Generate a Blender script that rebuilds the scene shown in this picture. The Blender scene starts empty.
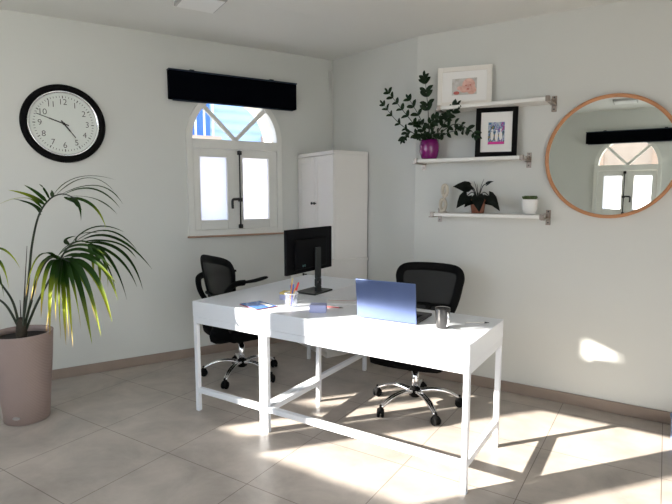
import bpy, bmesh, math, random
from mathutils import Vector, Matrix
random.seed(7)
S = bpy.context.scene
C = S.collection
R = math.radians
PI = math.pi

# ------------------------------------------------------------------ camera numbers (used to read places off the photograph)
FOC, PITCH, EYE, YAW = 520.0, math.atan(60 / 520), 1.49, R(32.3)

def ray(u, v):
    d = -((v - 252) * math.cos(PITCH) + FOC * math.sin(PITCH))
    F = FOC * math.cos(PITCH) - (v - 252) * math.sin(PITCH)
    L = u - 336
    return Vector((L * math.cos(YAW) - F * math.sin(YAW), L * math.sin(YAW) + F * math.cos(YAW), d))

def at_y(u, v, Y):
    r = ray(u, v)
    return r * (Y / r.y) + Vector((0, 0, EYE))

def at_f(u, v, F):
    r = ray(u, v)
    f = -r.x * math.sin(YAW) + r.y * math.cos(YAW)
    return r * (F / f) + Vector((0, 0, EYE))

# ------------------------------------------------------------------ materials
def mat(name, col, rough=0.5, metal=0.0, spec=0.5, noise=0.0, nscale=20.0, bump=0.0, coat=0.0, sheen=0.0):
    m = bpy.data.materials.new(name)
    m.use_nodes = True
    nt = m.node_tree
    b = nt.nodes['Principled BSDF']
    b.inputs['Base Color'].default_value = (*col, 1)
    b.inputs['Roughness'].default_value = rough
    b.inputs['Metallic'].default_value = metal
    b.inputs['Specular IOR Level'].default_value = spec
    b.inputs['Coat Weight'].default_value = coat
    tc = nt.nodes.new('ShaderNodeTexCoord')
    n = nt.nodes.new('ShaderNodeTexNoise')
    n.inputs['Scale'].default_value = nscale
    n.inputs['Detail'].default_value = 4
    nt.links.new(tc.outputs['Object'], n.inputs['Vector'])
    mx = nt.nodes.new('ShaderNodeMix')
    mx.data_type = 'RGBA'
    k = max(noise, 0.01)
    mx.inputs[6].default_value = (*[c * (1 - k) for c in col], 1)
    mx.inputs[7].default_value = (*[min(1, c * (1 + k)) for c in col], 1)
    nt.links.new(n.outputs['Fac'], mx.inputs[0])
    nt.links.new(mx.outputs[2], b.inputs['Base Color'])
    if bump:
        bp = nt.nodes.new('ShaderNodeBump')
        bp.inputs['Strength'].default_value = bump
        bp.inputs['Distance'].default_value = 0.01
        nt.links.new(n.outputs['Fac'], bp.inputs['Height'])
        nt.links.new(bp.outputs[0], b.inputs['Normal'])
    return m

def bsdf(m): return m.node_tree.nodes['Principled BSDF']

M = {}
M['wall'] = mat('wall_paint', (0.63, 0.64, 0.610), 0.42, noise=0.02, nscale=3, bump=0.03)
M['ceiling'] = mat('ceiling_paint', (0.76, 0.76, 0.73), 0.7, noise=0.02, nscale=2)
M['skirt'] = mat('skirting_tile', (0.29, 0.225, 0.185), 0.4, noise=0.2, nscale=6)
M['desk'] = mat('desk_white', (0.80, 0.83, 0.88), 0.32, noise=0.01)
M['cab'] = mat('cabinet_white', (0.80, 0.78, 0.75), 0.4, noise=0.01)
M['winframe'] = mat('window_paint', (0.74, 0.74, 0.70), 0.45, noise=0.02)
M['sill'] = mat('sill_wood', (0.42, 0.27, 0.19), 0.5, noise=0.2, nscale=12)
M['black'] = mat('black_plastic', (0.003, 0.003, 0.0032), 0.7, spec=0.12, noise=0.05)
M['blackfab'] = mat('black_fabric', (0.003, 0.003, 0.0032), 0.95, spec=0.08, noise=0.2, nscale=150, bump=0.2)
M['blind'] = mat('blind_navy_black', (0.0015, 0.002, 0.004), 0.95, spec=0.03, noise=0.1)
M['blindtop'] = mat('blind_navy_trim', (0.008, 0.02, 0.04), 0.5)
M['iron'] = mat('black_iron', (0.01, 0.01, 0.01), 0.45)
M['chrome'] = mat('chrome', (0.82, 0.82, 0.84), 0.12, 1.0)
M['steel'] = mat('brushed_steel', (0.33, 0.28, 0.24), 0.35, 1.0, noise=0.05)
M['shelf'] = mat('shelf_white', (0.80, 0.79, 0.76), 0.4, noise=0.01)
M['purple'] = mat('purple_glaze', (0.20, 0.006, 0.14), 0.15, coat=0.6, noise=0.1)
M['copper'] = mat('terracotta_glaze', (0.33, 0.13, 0.08), 0.22, 0.3, coat=0.4, noise=0.1)
M['whitepot'] = mat('white_ceramic', (0.85, 0.84, 0.82), 0.25, noise=0.01)
M['soil'] = mat('soil', (0.018, 0.012, 0.009), 0.95, noise=0.5, nscale=60, bump=0.8)
M['zz'] = mat('zz_leaf', (0.007, 0.022, 0.006), 0.5, spec=0.2, noise=0.4, nscale=25)
M['darkleaf'] = mat('dark_leaf', (0.003, 0.005, 0.003), 0.6, spec=0.15, noise=0.3, nscale=30)
M['succ'] = mat('succulent', (0.09, 0.14, 0.045), 0.6, noise=0.5, nscale=60)
M['stemgreen'] = mat('stem_green', (0.018, 0.028, 0.012), 0.5, noise=0.3)
M['oldstem'] = mat('palm_fibre', (0.035, 0.026, 0.016), 0.8, noise=0.4, nscale=40)
M['whiteframe'] = mat('white_frame', (0.82, 0.79, 0.74), 0.45, noise=0.02)
M['matboard'] = mat('mat_board', (0.86, 0.85, 0.83), 0.8, noise=0.01)
M['mirrorframe'] = mat('light_wood', (0.52, 0.24, 0.11), 0.45, noise=0.15, nscale=15)
M['mirror'] = mat('mirror_glass', (0.84, 0.88, 0.85), 0.0, 1.0)
for l in list(M['mirror'].node_tree.links):
    if l.to_socket.name == 'Base Color': M['mirror'].node_tree.links.remove(l)
M['figure'] = mat('figure_cream', (0.56, 0.51, 0.42), 0.5, noise=0.05)
M['clockface'] = mat('clock_face', (0.70, 0.74, 0.70), 0.5, noise=0.01)
M['ink'] = mat('ink', (0.02, 0.02, 0.02), 0.6)
M['laptopblue'] = mat('laptop_blue', (0.10, 0.14, 0.28), 0.30, 0.5, noise=0.12, nscale=6)
M['keys'] = mat('laptop_keys', (0.02, 0.02, 0.025), 0.5)
M['mug'] = mat('mug_gunmetal', (0.06, 0.06, 0.06), 0.30, 0.6)
M['coffee'] = mat('coffee_foam', (0.62, 0.42, 0.26), 0.6, noise=0.2, nscale=50)
M['cream'] = mat('cream_inner', (0.85, 0.80, 0.72), 0.4)
M['lavender'] = mat('lavender_card', (0.46, 0.49, 0.76), 0.6, noise=0.03)
M['yellow'] = mat('yellow_paper', (0.80, 0.62, 0.20), 0.7, noise=0.03)
M['paper'] = mat('paper', (0.85, 0.85, 0.86), 0.7, noise=0.01)
M['magblue'] = mat('magazine_blue', (0.05, 0.17, 0.50), 0.25, noise=0.6, nscale=14)
M['magred'] = mat('magazine_edge', (0.42, 0.08, 0.08), 0.5)
M['orange'] = mat('pencil_orange', (0.85, 0.33, 0.06), 0.5)
M['red'] = mat('pen_red', (0.75, 0.04, 0.05), 0.4)
M['blue'] = mat('pen_blue', (0.08, 0.10, 0.50), 0.4)
M['penwhite'] = mat('pen_white', (0.8, 0.78, 0.75), 0.4)
M['binblue'] = mat('blue_grey_fabric', (0.13, 0.18, 0.30), 0.85, noise=0.1, nscale=80, bump=0.2)
M['lampface'] = mat('lamp_diffuser', (0.86, 0.86, 0.84), 0.5)
M['lampbody'] = mat('lamp_body', (0.45, 0.45, 0.44), 0.5)
M['cable'] = mat('cable_white', (0.72, 0.72, 0.70), 0.5)
M['tealmark'] = mat('teal_mark', (0.10, 0.25, 0.24), 0.4)
M['monitor'] = mat('monitor_black', (0.003, 0.003, 0.004), 0.6, spec=0.12)
M['screen'] = mat('screen_glass', (0.01, 0.01, 0.012), 0.15)
M['stand'] = mat('stand_charcoal', (0.022, 0.026, 0.027), 0.5)
M['facade'] = mat('facade_stucco', (0.34, 0.46, 0.70), 0.9, noise=0.06, nscale=3)
M['facadecream'] = mat('facade_cream', (0.42, 0.31, 0.24), 0.9, noise=0.15, nscale=4)
M['reveal'] = mat('reveal_cream', (0.80, 0.72, 0.62), 0.8, noise=0.03)
M['shutter'] = mat('shutter_blue', (0.04, 0.14, 0.48), 0.6, noise=0.1)
M['rail'] = mat('rail_white', (0.75, 0.75, 0.78), 0.6)
M['ground'] = mat('pavement', (0.48, 0.46, 0.43), 0.9, noise=0.1)
M['plug'] = mat('socket_white', (0.80, 0.80, 0.78), 0.4)

def facade_lines(m):
    nt = m.node_tree
    tc = nt.nodes['Texture Coordinate']
    w = nt.nodes.new('ShaderNodeTexWave')
    w.bands_direction = 'Z'
    w.inputs['Scale'].default_value = 1.6
    w.inputs['Distortion'].default_value = 0.3
    nt.links.new(tc.outputs['Object'], w.inputs['Vector'])
    bp = nt.nodes.new('ShaderNodeBump')
    bp.inputs['Strength'].default_value = 0.6
    bp.inputs['Distance'].default_value = 0.05
    nt.links.new(w.outputs['Fac'], bp.inputs['Height'])
    nt.links.new(bp.outputs[0], bsdf(m).inputs['Normal'])
facade_lines(M['facade'])

def floor_material():
    m = bpy.data.materials.new('floor_tiles')
    m.use_nodes = True
    nt = m.node_tree
    N, L = nt.nodes, nt.links
    b = N['Principled BSDF']
    tc = N.new('ShaderNodeTexCoord')
    mp = N.new('ShaderNodeMapping')
    mp.inputs['Location'].default_value = (-0.068 + 6.0, -0.083 + 6.0, 0)
    L.new(tc.outputs['Object'], mp.inputs['Vector'])
    br = N.new('ShaderNodeTexBrick')
    br.offset = 0.0
    br.squash = 1.0
    br.inputs['Scale'].default_value = 1.0
    br.inputs['Brick Width'].default_value = 0.6
    br.inputs['Row Height'].default_value = 0.6
    br.inputs['Mortar Size'].default_value = 0.0022
    br.inputs['Mortar Smooth'].default_value = 0.1
    br.inputs['Bias'].default_value = 0.0
    br.inputs['Color1'].default_value = (0.40, 0.355, 0.315, 1)
    br.inputs['Color2'].default_value = (0.43, 0.38, 0.335, 1)
    br.inputs['Mortar'].default_value = (0.16, 0.13, 0.11, 1)
    L.new(mp.outputs[0], br.inputs['Vector'])
    n = N.new('ShaderNodeTexNoise')
    n.inputs['Scale'].default_value = 3.0
    n.inputs['Detail'].default_value = 9
    n.inputs['Roughness'].default_value = 0.62
    n.inputs['Distortion'].default_value = 0.4
    L.new(tc.outputs['Object'], n.inputs['Vector'])
    cr = N.new('ShaderNodeMapRange')
    cr.inputs['From Min'].default_value = 0.3
    cr.inputs['From Max'].default_value = 0.7
    cr.inputs['To Min'].default_value = 0.74
    cr.inputs['To Max'].default_value = 1.22
    L.new(n.outputs['Fac'], cr.inputs['Value'])
    mx = N.new('ShaderNodeMix')
    mx.data_type = 'RGBA'
    mx.blend_type = 'MULTIPLY'
    mx.inputs[0].default_value = 1.0
    L.new(br.outputs['Color'], mx.inputs[6])
    L.new(cr.outputs[0], mx.inputs[7])
    L.new(mx.outputs[2], b.inputs['Base Color'])
    r = N.new('ShaderNodeMapRange')
    r.inputs['To Min'].default_value = 0.30
    r.inputs['To Max'].default_value = 0.48
    L.new(n.outputs['Fac'], r.inputs['Value'])
    L.new(r.outputs[0], b.inputs['Roughness'])
    bp = N.new('ShaderNodeBump')
    bp.inputs['Strength'].default_value = 0.25
    bp.inputs['Distance'].default_value = 0.002
    bp.invert = True
    L.new(br.outputs['Fac'], bp.inputs['Height'])
    L.new(bp.outputs[0], b.inputs['Normal'])
    return m
M['floor'] = floor_material()

def clear_glass():
    m = bpy.data.materials.new('clear_pane')
    m.use_nodes = True
    nt = m.node_tree
    nt.nodes.remove(nt.nodes['Principled BSDF'])
    t = nt.nodes.new('ShaderNodeBsdfTransparent')
    t.inputs[0].default_value = (0.95, 0.96, 0.97, 1)
    g = nt.nodes.new('ShaderNodeBsdfGlossy')
    g.inputs['Roughness'].default_value = 0.02
    x = nt.nodes.new('ShaderNodeMixShader')
    x.inputs[0].default_value = 0.05
    nt.links.new(t.outputs[0], x.inputs[1])
    nt.links.new(g.outputs[0], x.inputs[2])
    nt.links.new(x.outputs[0], nt.nodes['Material Output'].inputs[0])
    return m
M['glass'] = clear_glass()

def mix_trans(name, col, fac, trans=(1, 1, 1), kind='ShaderNodeBsdfTranslucent', tcol=None):
    m = bpy.data.materials.new(name)
    m.use_nodes = True
    nt = m.node_tree
    b = nt.nodes['Principled BSDF']
    b.inputs['Base Color'].default_value = (*col, 1)
    b.inputs['Roughness'].default_value = 0.45
    if name == 'chair_mesh': b.inputs['Specular IOR Level'].default_value = 0.15
    t = nt.nodes.new(kind)
    t.inputs[0].default_value = (*(tcol or trans), 1)
    x = nt.nodes.new('ShaderNodeMixShader')
    x.inputs[0].default_value = fac
    nt.links.new(b.outputs[0], x.inputs[1])
    nt.links.new(t.outputs[0], x.inputs[2])
    nt.links.new(x.outputs[0], nt.nodes['Material Output'].inputs[0])
    return m
M['frost'] = mix_trans('frosted_pane', (0.85, 0.85, 0.88), 0.88, tcol=(0.72, 0.70, 0.76))
M['mesh'] = mix_trans('chair_mesh', (0.010, 0.010, 0.010), 0.10, kind='ShaderNodeBsdfTransparent', tcol=(0.55, 0.55, 0.55))
M['cupglass'] = mix_trans('clear_cup', (0.7, 0.72, 0.75), 0.88, kind='ShaderNodeBsdfTransparent', tcol=(0.95, 0.96, 0.98))

def palm_material():
    m = bpy.data.materials.new('palm_leaf')
    m.use_nodes = True
    nt = m.node_tree
    b = nt.nodes['Principled BSDF']
    a = nt.nodes.new('ShaderNodeAttribute')
    a.attribute_name = 'tip'
    cr = nt.nodes.new('ShaderNodeValToRGB')
    e = cr.color_ramp.elements
    e[0].position, e[0].color = 0.0, (0.006, 0.020, 0.004, 1)
    e[1].position, e[1].color = 1.0, (0.42, 0.22, 0.06, 1)
    k = e.new(0.55); k.color = (0.016, 0.050, 0.006, 1)
    k = e.new(0.80); k.color = (0.34, 0.40, 0.015, 1)
    nt.links.new(a.outputs['Fac'], cr.inputs[0])
    nt.links.new(cr.outputs[0], b.inputs['Base Color'])
    b.inputs['Roughness'].default_value = 0.45
    b.inputs['Specular IOR Level'].default_value = 0.2
    t = nt.nodes.new('ShaderNodeBsdfTranslucent')
    br = nt.nodes.new('ShaderNodeMix'); br.data_type = 'RGBA'; br.blend_type = 'ADD'
    br.inputs[0].default_value = 1.0
    br.inputs[7].default_value = (0.02, 0.05, 0.002, 1)
    nt.links.new(cr.outputs[0], br.inputs[6])
    nt.links.new(br.outputs[2], t.inputs[0])
    x = nt.nodes.new('ShaderNodeMixShader')
    x.inputs[0].default_value = 0.35
    nt.links.new(b.outputs[0], x.inputs[1])
    nt.links.new(t.outputs[0], x.inputs[2])
    nt.links.new(x.outputs[0], nt.nodes['Material Output'].inputs[0])
    return m
M['palm'] = palm_material()

def pot_material():
    m = mat('planter_taupe', (0.31, 0.235, 0.215), 0.55, noise=0.03)
    nt = m.node_tree
    w = nt.nodes.new('ShaderNodeTexWave')
    w.inputs['Scale'].default_value = 28
    w.bands_direction = 'DIAGONAL'
    nt.links.new(nt.nodes['Texture Coordinate'].outputs['Object'], w.inputs['Vector'])
    bp = nt.nodes.new('ShaderNodeBump')
    bp.inputs['Strength'].default_value = 0.22
    bp.inputs['Distance'].default_value = 0.004
    nt.links.new(w.outputs['Fac'], bp.inputs['Height'])
    nt.links.new(bp.outputs[0], bsdf(m).inputs['Normal'])
    return m
M['planter'] = pot_material()

def photo_material(name, cols, scale):
    m = bpy.data.materials.new(name)
    m.use_nodes = True
    nt = m.node_tree
    b = nt.nodes['Principled BSDF']
    b.inputs['Roughness'].default_value = 0.3
    tc = nt.nodes.new('ShaderNodeTexCoord')
    n = nt.nodes.new('ShaderNodeTexNoise')
    n.inputs['Scale'].default_value = scale
    n.inputs['Detail'].default_value = 3
    nt.links.new(tc.outputs['Object'], n.inputs['Vector'])
    cr = nt.nodes.new('ShaderNodeValToRGB')
    cr.color_ramp.interpolation = 'LINEAR'
    e = cr.color_ramp.elements
    e[0].position, e[0].color = 0.34, (*cols[0], 1)
    e[1].position, e[1].color = 0.66, (*cols[-1], 1)
    for i, c in enumerate(cols[1:-1]):
        k = e.new(0.34 + 0.32 * (i + 1) / (len(cols) - 1)); k.color = (*c, 1)
    nt.links.new(n.outputs['Fac'], cr.inputs[0])
    nt.links.new(cr.outputs[0], b.inputs['Base Color'])
    return m
M['photo_grey'] = photo_material('photo_backdrop', [(0.45, 0.42, 0.38), (0.62, 0.60, 0.58)], 25)
M['photo_skin'] = photo_material('photo_skin', [(0.60, 0.30, 0.25), (0.80, 0.52, 0.44)], 30)
M['photo_red'] = mat('photo_red', (0.50, 0.12, 0.10), 0.4)
M['photo_mix'] = photo_material('photo_crowd', [(0.50, 0.05, 0.25), (0.04, 0.12, 0.40), (0.60, 0.60, 0.62), (0.05, 0.20, 0.38), (0.03, 0.05, 0.10), (0.35, 0.30, 0.10)], 38)
M['photo_pink'] = mat('photo_pink', (0.70, 0.04, 0.32), 0.4)

# ------------------------------------------------------------------ mesh helpers
def V(*a): return Vector(a)

def box(bm, x0, x1, y0, y1, z0, z1, bev=0.0, seg=2, mtx=None):
    vs = [bm.verts.new((x, y, z)) for z in (z0, z1) for y in (y0, y1) for x in (x0, x1)]
    fs = [(0, 2, 3, 1), (4, 5, 7, 6), (0, 1, 5, 4), (2, 6, 7, 3), (0, 4, 6, 2), (1, 3, 7, 5)]
    faces = [bm.faces.new([vs[i] for i in f]) for f in fs]
    if bev:
        es = list({e for f in faces for e in f.edges})
        r = bmesh.ops.bevel(bm, geom=es, offset=bev, segments=seg, affect='EDGES', profile=0.5)
        vs = list({v for f in r['faces'] for v in f.verts} | {v for v in vs if v.is_valid})
    if mtx is not None:
        bmesh.ops.transform(bm, matrix=mtx, verts=vs)
    return vs

def obox(bm, c, ax, ay, az, hx, hy, hz, bev=0.0):
    m = Matrix((ax.normalized(), ay.normalized(), az.normalized())).transposed().to_4x4()
    m.translation = c
    return box(bm, -hx, hx, -hy, hy, -hz, hz, bev, 2, m)

def bar(bm, a, b, w, h=None, up=V(0, 0, 1), bev=0.0):
    h = h or w
    d = (b - a)
    z = d.normalized()
    x = z.cross(up)
    if x.length < 1e-4: x = V(1, 0, 0)
    x.normalize()
    y = z.cross(x)
    return obox(bm, (a + b) / 2, x, y, z, w / 2, h / 2, d.length / 2, bev)

def tube(bm, pts, rad, seg=8, closed=False, cap=True, flat=1.0, upref=None):
    pts = [Vector(p) for p in pts]
    n = len(pts)
    rads = rad if isinstance(rad, (list, tuple)) else [rad] * n
    rings = []
    prev = None
    for i, p in enumerate(pts):
        if closed:
            t = pts[(i + 1) % n] - pts[i - 1]
        else:
            t = pts[min(i + 1, n - 1)] - pts[max(i - 1, 0)]
        t.normalize()
        if upref is not None:
            x = t.cross(upref)
        elif prev is None:
            x = t.cross(V(0, 0, 1))
            if x.length < 0.05: x = t.cross(V(0, 1, 0))
        else:
            x = prev - t * prev.dot(t)
        x.normalize()
        y = t.cross(x)
        prev = x
        rings.append([bm.verts.new(p + x * math.cos(2 * PI * k / seg) * rads[i] + y * math.sin(2 * PI * k / seg) * rads[i] * flat) for k in range(seg)])
    m = n if closed else n - 1
    for i in range(m):
        a, b = rings[i], rings[(i + 1) % n]
        for k in range(seg):
            bm.faces.new((a[k], a[(k + 1) % seg], b[(k + 1) % seg], b[k])).smooth = True
    if cap and not closed:
        bm.faces.new(rings[0][::-1]); bm.faces.new(rings[-1])
    return rings

def smooth_path(pts, n=6, closed=False):
    pts = [Vector(p) for p in pts]
    out = []
    N = len(pts)
    rng = range(N if closed else N - 1)
    for i in rng:
        p0 = pts[(i - 1) % N] if closed or i > 0 else pts[0]
        p1 = pts[i]
        p2 = pts[(i + 1) % N]
        p3 = pts[(i + 2) % N] if closed or i + 2 < N else pts[-1]
        for k in range(n):
            t = k / n
            out.append(0.5 * ((2 * p1) + (p2 - p0) * t + (2 * p0 - 5 * p1 + 4 * p2 - p3) * t * t + (3 * p1 - p0 - 3 * p2 + p3) * t ** 3))
    if not closed: out.append(pts[-1])
    return out

def lathe(bm, prof, seg=32, c=(0, 0, 0), axis='Z', capb=True, capt=True):
    rings = []
    for r, h in prof:
        ring = []
        for k in range(seg):
            a = 2 * PI * k / seg
            if axis == 'Z': p = (c[0] + r * math.cos(a), c[1] + r * math.sin(a), c[2] + h)
            elif axis == 'Y': p = (c[0] + r * math.cos(a), c[1] + h, c[2] + r * math.sin(a))
            else: p = (c[0] + h, c[1] + r * math.cos(a), c[2] + r * math.sin(a))
            ring.append(bm.verts.new(p))
        rings.append(ring)
    for a, b in zip(rings, rings[1:]):
        for k in range(seg):
            bm.faces.new((a[k], a[(k + 1) % seg], b[(k + 1) % seg], b[k])).smooth = True
    if capb and prof[0][0] > 1e-5: bm.faces.new(rings[0][::-1])
    if capt and prof[-1][0] > 1e-5: bm.faces.new(rings[-1])

def prism(bm, poly, y0, y1):
    """poly of (x,z) extruded along local y"""
    a = [bm.verts.new((x, y0, z)) for x, z in poly]
    b = [bm.verts.new((x, y1, z)) for x, z in poly]
    bm.faces.new(a); bm.faces.new(b[::-1])
    n = len(poly)
    for i in range(n):
        bm.faces.new((a[i], b[i], b[(i + 1) % n], a[(i + 1) % n]))

def leafblade(bm, pts, w, nrm=V(0, 0, 1), fold=0.25, lay=None, tips=(0, 1), prof=None, thick=0.0):
    """a strip that follows pts, folded along its midrib; tips = value range of the 'tip' attribute"""
    n = len(pts)
    rows = []
    for i, p in enumerate(pts):
        t = (pts[min(i + 1, n - 1)] - pts[max(i - 1, 0)]).normalized()
        s = t.cross(nrm)
        if s.length < 0.05: s = t.cross(V(0, 1, 0))
        s.normalize()
        u = s.cross(t)
        f = i / (n - 1)
        ww = w * (prof(f) if prof else math.sin(PI * min(1, (0.12 + f * 0.88)) ** 0.8))
        ww = max(ww, w * 0.03)
        vals = tips[0] + (tips[1] - tips[0]) * f
        row = [bm.verts.new(p - s * ww + u * ww * fold), bm.verts.new(p), bm.verts.new(p + s * ww + u * ww * fold)]
        if lay is not None:
            for q in row: q[lay] = vals
        rows.append(row)
    for a, b in zip(rows, rows[1:]):
        for k in (0, 1):
            bm.faces.new((a[k], a[k + 1], b[k + 1], b[k])).smooth = True

def obj(name, bm, material, parent=None, loc=None, smooth=False, fixn=True):
    if fixn: bmesh.ops.recalc_face_normals(bm, faces=bm.faces)
    me = bpy.data.meshes.new(name)
    bm.to_mesh(me); bm.free()
    me.materials.append(M[material] if isinstance(material, str) else material)
    if smooth:
        for p in me.polygons: p.use_smooth = True
    o = bpy.data.objects.new(name, me)
    C.objects.link(o)
    if parent is not None: o.parent = parent
    if loc is not None: o.location = loc
    return o

def thing(name, label, cat, loc=(0, 0, 0), rz=0.0, group=None):
    o = bpy.data.objects.new(name, None)
    o.empty_display_size = 0.1
    C.objects.link(o)
    o.location = loc
    o.rotation_euler = (0, 0, rz)
    o['label'] = label; o['category'] = cat
    if group: o['group'] = group
    return o

def tag(o, label, cat, group=None):
    o['label'] = label; o['category'] = cat
    if group: o['group'] = group
    return o

def struct(o):
    o['kind'] = 'structure'
    return o

def nb(): return bmesh.new()

# ------------------------------------------------------------------ room shell
KX, KY = -2.905, 4.54                 # the corner
AL = math.atan2(0.898, 0.44)          # direction of the left wall (towards the corner)
D = V(math.cos(AL), math.sin(AL), 0)
E = V(math.sin(AL), -math.cos(AL), 0) # out of the left wall into the room
YR = 3.87
BEND = V(-1.70, YR, 0)
YB1, YB2, XR = -0.30, -1.10, 2.30
XS = -1.90
XL = KX + (YB1 - KY) * (D.x / D.y)

def ceil_z(x, y):
    t = (x - KX) * E.x + (y - KY) * E.y
    return 2.80 - 0.115 * min(max(t / 1.377, 0), 1)

# floor
b = nb()
poly = [(KX - .3, KY + .3), (-1.6, KY + .3), (-1.6, YR + .15), (XR + .15, YR + .15), (XR + .15, YB2 - .15), (XS - .15, YB2 - .15), (XS - .15, YB1 - .15), (XL - .45, YB1 - .15)]
bot = [b.verts.new((x, y, -0.12)) for x, y in poly]
top = [b.verts.new((x, y, 0)) for x, y in poly]
b.faces.new(top); b.faces.new(bot[::-1])
for i in range(len(poly)):
    j = (i + 1) % len(poly)
    b.faces.new((bot[i], bot[j], top[j], top[i]))
struct(obj('floor', b, 'floor'))

# ceiling: a strip that falls slightly away from the left wall, flat beyond
b = nb()
def cline(t0, s0, s1): 
    return [V(KX, KY, 0) + E * t0 + D * s0, V(KX, KY, 0) + E * t0 + D * s1]
rows = []
for t in (-0.3, 0.0, 0.2, 0.5, 0.8, 1.1, 1.377, 6.5):
    row = []
    for s in (-8.2, 2.2):
        p = V(KX, KY, 0) + E * t + D * s
        row.append((p.x, p.y, 2.80 - 0.115 * min(max(t / 1.377, 0), 1)))
    rows.append(row)
def ceiling_piece(cuts):
    q = nb()
    lo = [[q.verts.new(p) for p in r] for r in rows]
    for i in range(len(rows) - 1):
        q.faces.new((lo[i][0], lo[i][1], lo[i + 1][1], lo[i + 1][0]))
    for co_, no_ in cuts:
        bmesh.ops.bisect_plane(q, geom=q.verts[:] + q.edges[:] + q.faces[:], plane_co=co_, plane_no=no_, clear_outer=True)
    me_ = bpy.data.meshes.new('tmp'); q.to_mesh(me_); q.free(); b.from_mesh(me_); bpy.data.meshes.remove(me_)
north = ((0, 4.7, 0), (0, 1, 0)); east = ((XR + .1, 0, 0), (1, 0, 0))
ceiling_piece([north, east, ((0, YB1 - .08, 0), (0, -1, 0))])
ceiling_piece([east, ((0, YB1 - .08, 0), (0, 1, 0)), ((0, YB2 - .2, 0), (0, -1, 0)), ((XS - .08, 0, 0), (-1, 0, 0))])
bmesh.ops.recalc_face_normals(b, faces=b.faces)
r_ = bmesh.ops.extrude_face_region(b, geom=b.faces[:])
for v_ in [g for g in r_['geom'] if isinstance(g, bmesh.types.BMVert)]: v_.co.z = 3.0
ceiling = struct(obj('ceiling', b, 'ceiling'))

def wall_frame(name, origin, rz, length, thick, z1, holes, material='wall', sun_gap=None):
    """local x along the wall, room side at y=0, thickness to +y. holes: (x0,x1,z0,z1) or (x0,x1,z0,zs,'arch')"""
    b = nb()
    holes = sorted(holes, key=lambda h: h[0])
    x = 0.0
    for h in holes:
        box(b, x, h[0], 0, thick, 0, z1)
        if h[2] > 0: box(b, h[0], h[1], 0, thick, 0, h[2])
        if len(h) == 5:
            cx, r, zs = (h[0] + h[1]) / 2, (h[1] - h[0]) / 2, h[3]
            n = 28
            for k in range(n):
                a0, a1 = PI - PI * k / n, PI - PI * (k + 1) / n
                xa, za = cx + r * math.cos(a0), zs + r * math.sin(a0)
                xb, zb = cx + r * math.cos(a1), zs + r * math.sin(a1)
                prism(b, [(xa, za), (xb, zb), (xb, z1), (xa, z1)], 0, thick)
        else:
            if sun_gap and sun_gap[0] >= h[0] and sun_gap[1] <= h[1]:
                box(b, h[0], h[1], 0, thick, h[3], sun_gap[2])
                box(b, h[0], sun_gap[0], 0, thick, sun_gap[2], z1); box(b, sun_gap[1], h[1], 0, thick, sun_gap[2], z1)
                box(b, sun_gap[0], sun_gap[1], 0, thick, sun_gap[3], z1)
                prism(b, [(sun_gap[0], sun_gap[3]), (sun_gap[1] - .02, sun_gap[3]), (sun_gap[0], sun_gap[2] + .035)], 0, thick)
                box(b, sun_gap[0], sun_gap[0] + .145, 0, thick, sun_gap[2], sun_gap[2] + .032)
            else:
                box(b, h[0], h[1], 0, thick, h[3], z1)
        x = h[1]
    box(b, x, length, 0, thick, 0, z1)
    o = obj(name, b, material, None, origin)
    o.rotation_euler = (0, 0, rz)
    return struct(o)

LW = (V(XL, YB1, 0) - V(KX, KY, 0)).length
WH = 2.78
# left wall: origin at its far left end, x runs to the corner
wc = LW - 1.045                      # window centre along the wall
wall_left = wall_frame('wall_left', (XL, YB1, 0), AL, LW + 0.1, 0.30, 2.86, [(wc - .42, wc + .42, 1.14, 1.96, 'arch')])
# angled wall from the corner to the bend
ang = math.atan2(BEND.y - KY, BEND.x - KX)
wall_frame('wall_corner', (KX, KY, 0), ang, (BEND - V(KX, KY, 0)).length, 0.12, 2.86, [])
wall_frame('wall_right', (BEND.x, YR, 0), 0, XR - BEND.x, 0.12, WH, [])
wall_frame('wall_side', (XR, YR, 0), -PI / 2, YR - YB2, 0.12, WH, [(3.4, 4.5, 1.0, 2.4)])  # unseen opening, added so sky light fills the room from this side
# wall behind the camera with the window that the mirror shows; seen from inside x runs towards -X
wall_frame('wall_back', (XR, YB2, 0), PI, XR - XS, 0.25, WH, [(0.2, 2.1, 1.0, 2.5), (XR + .515 - .40, XR + .515 + .40, 1.12, 1.885, 'arch')])  # the wide square hole is unseen, added to let in more sky light
wall_frame('wall_return', (XS, YB2, 0), PI / 2, YB1 - YB2, 0.10, WH, [])
# wall with the openings through which the sun comes in
o_ = lambda a, c, z0, z1: (XS - c, XS - a, z0, z1)
WS = wall_frame('wall_sun', (XS, YB1, 0), PI, XS - XL + 0.1, 0.10, WH,
           [o_(-4.90, -4.62, 1.55, 1.90), o_(-4.57, -4.25, 1.26, 2.28), o_(-4.03, -3.02, 1.20, 2.28), o_(-2.84, -1.96, 0.95, 2.40)], sun_gap=o_(-3.99, -3.66, 2.385, 2.545))  # unseen gap, cut to shape the sun patch on the right wall

def skirting(name, a, c, h=0.08, t=0.014):
    d = (c - a); L = d.length
    b = nb()
    box(b, 0, L, -t, -0.0005, 0.0, h, 0.002, 1)
    o = obj(name, b, 'skirt', None, a)
    o.rotation_euler = (0, 0, math.atan2(d.y, d.x))
    return struct(o)
skirting('baseboard_left', V(XL, YB1, 0), V(KX, KY, 0))
skirting('baseboard_corner', V(KX, KY, 0), BEND)
skirting('baseboard_right', BEND, V(XR, YR, 0))

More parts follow.
